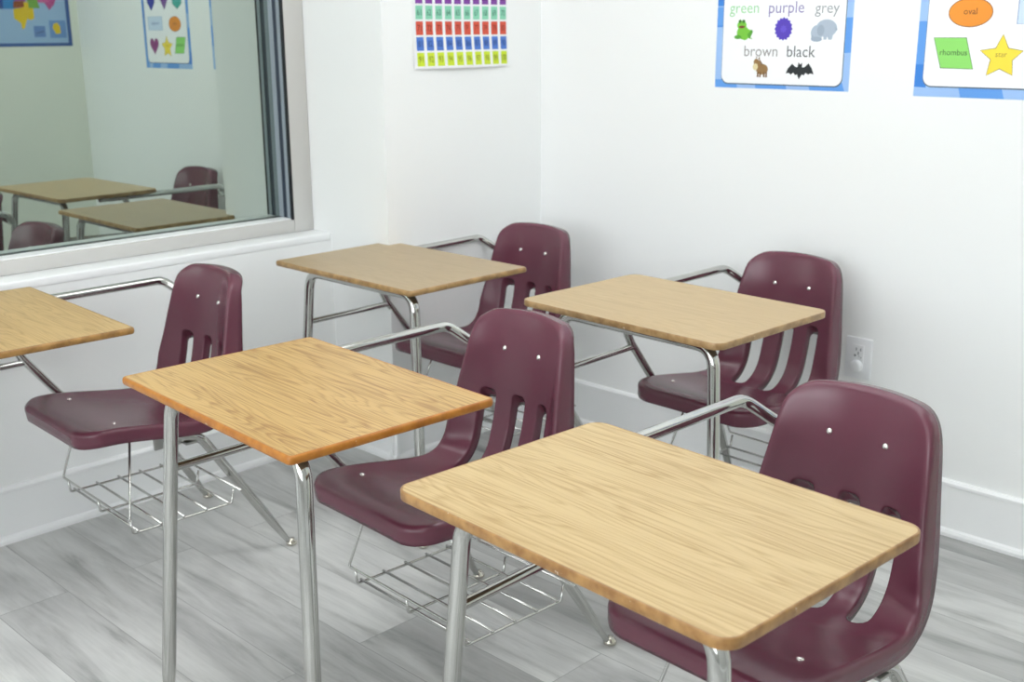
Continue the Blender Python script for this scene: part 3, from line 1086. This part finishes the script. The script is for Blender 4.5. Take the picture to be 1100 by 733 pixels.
# the paper's lower edge lifts a little off the wall
for v in o.data.vertices:
    q = max(0, 1 - v.co.y / .12)
    v.co.z += .012 * q * (0.35 + .65 * (1 - abs(v.co.x / .2165 - 1) ** 2))
tag(o, 'white number chart with rows of coloured squares counting to one hundred', 'chart')

# map poster: only seen as a reflection in the window
F = Flat()
W_, H_ = .80, .56
F.sheet(W_, H_, (58, 92, 160)); F.up()
F.poly([(.022, .018), (W_ - .022, .018), (W_ - .022, H_ - .018), (.022, H_ - .018)], (160, 190, 226)); F.up()
pal = [(206, 92, 150), (60, 140, 206), (84, 140, 120), (120, 170, 70), (52, 84, 160), (236, 150, 60), (150, 90, 170), (90, 180, 200)]
rnd = random.Random(5)
# western coast, mountain, plains and eastern state patches
F.poly([(.055, .300), (.085, .225), (.115, .195), (.140, .235), (.100, .300), (.105, .350), (.060, .350)], (186, 74, 140), 0)
cols = 9
for i in range(cols):
    x0 = .110 + i * .066; x1 = x0 + .064
    lo = [.235, .205, .200, .190, .200, .180, .185, .215, .260][i]
    for j in range(4):
        y0 = max(lo, .200 + j * .066) if j == 0 else .200 + j * .066
        y1 = .200 + (j + 1) * .066 - .002
        if y1 - y0 < .01: continue
        jx = [rnd.uniform(-.008, .008) for _ in range(4)]
        F.poly([(x0 + jx[0], y0), (x1 + jx[1], y0), (x1 + jx[2], y1), (x0 + jx[3], y1)], pal[(i * 3 + j * 5) % 8], .01 * (i + j))
F.up()
# large southern yellow state
F.poly([(.205, .205), (.205, .150), (.225, .140), (.245, .148), (.262, .100), (.278, .092), (.283, .125), (.318, .150), (.316, .200), (.268, .208), (.266, .238), (.232, .238), (.230, .205)], (232, 198, 26))
F.poly([(.255, .210), (.315, .205), (.312, .240), (.255, .245)], (150, 76, 36), .2)
F.poly([(.520, .190), (.560, .195), (.590, .120), (.575, .115), (.552, .165), (.520, .170)], (226, 120, 150))
# insets
F.poly([(.030, .045), (.125, .045), (.125, .140), (.030, .140)], (112, 150, 206)); F.poly([(.150, .050), (.215, .050), (.215, .110), (.150, .110)], (104, 138, 196))
F.up()
F.poly([(.062, .070), (.090, .066), (.108, .098), (.100, .122), (.078, .128), (.064, .108)], (232, 198, 26))
for x in (.165, .180, .195): F.ell(x, .08 + (x - .165) * -.3, .006, .005, (90, 110, 150))
o = F.build('map_poster', (3.050, YB, 1.358), 'Y+')
tag(o, 'blue edged map poster with patchwork of coloured states, seen reflected in the window', 'poster')

# ---------------------------------------------------------------- wall outlet
t = empty('wall_outlet', (XR, 1.5725, .408))
bm = bmesh.new(); add_box(bm, -.0065, 0, -.043, .043, 0, .128, bev=.004, seg=3)
obj('cover_plate', bm, M['plate'], t, smooth=True, angle=.7)
bm = bmesh.new(); add_box(bm, -.0085, -.002, -.018, .018, .022, .106, bev=.0015)
rc = obj('receptacle', bm, M['plate'], t)
bm = bmesh.new()
for y, z in ((-.008, .092), (.006, .092), (-.001, .080)): add_box(bm, -.0092, -.0080, y - .0015, y + .0015, z - .0045, z + .0045)
obj('upper_slots', bm, M['slot_dark'], rc)
bm = bmesh.new()
for y, z in ((.009, .072),): add_lathe(bm, [(.0035, 0), (.0035, .001), (0, .001)], (-.0085, y, z), (-1, 0, 0), 12)
for y, z in ((-.004, .071), (-.010, .067)): add_box(bm, -.0092, -.0080, y - .001, y + .001, z - .002, z + .002)
obj('test_button', bm, M['slot_dark'], rc)
bm = bmesh.new(); add_lathe(bm, [(.019, 0), (.019, .010), (.0165, .0135), (.010, .0150), (0, .0155)], (-.008, 0, .040), (-1, 0, 0), 24)
obj('safety_cap', bm, M['plate'], t, smooth=True, angle=.8)
tag(t, 'white wall outlet with a round plug cap, low on the right wall', 'outlet')

# ---------------------------------------------------------------- camera
cam_d = bpy.data.cameras.new('camera'); cam = bpy.data.objects.new('camera', cam_d); COL.objects.link(cam)
f, pit, yaw, rol = 1226.29, .2661827, .79440015, -.00547746
cam_d.sensor_width = 36.0; cam_d.lens = f / 1100 * 36
fw = Vector((math.sin(yaw) * math.cos(pit), math.cos(yaw) * math.cos(pit), -math.sin(pit)))
rt = Vector((math.cos(yaw), -math.sin(yaw), 0)); up = rt.cross(fw)
r2 = rt * math.cos(rol) + up * math.sin(rol); u2 = -rt * math.sin(rol) + up * math.cos(rol)
mt = Matrix((r2, u2, -fw)).transposed().to_4x4(); mt.translation = (0, 0, 1.43305)
cam.matrix_world = mt
cam_d.clip_start = .05
cam_d.dof.use_dof = True
cam_d.dof.focus_distance = 2.15
cam_d.dof.aperture_fstop = 6.0
scene.camera = cam

# ---------------------------------------------------------------- world and view
w = bpy.data.worlds.new('world'); scene.world = w; w.use_nodes = True
w.node_tree.nodes['Background'].inputs['Color'].default_value = (.94, .975, 1, 1)
w.node_tree.nodes['Background'].inputs['Strength'].default_value = 5.5
scene.view_settings.view_transform = 'Standard'
scene.view_settings.look = 'None'
scene.view_settings.gamma = 1.0
scene.view_settings.use_curve_mapping = False
scene.view_settings.exposure = 0.0
scene.cycles.use_denoising = True
scene.cycles.max_bounces = 10
scene.cycles.diffuse_bounces = 6
scene.cycles.glossy_bounces = 6
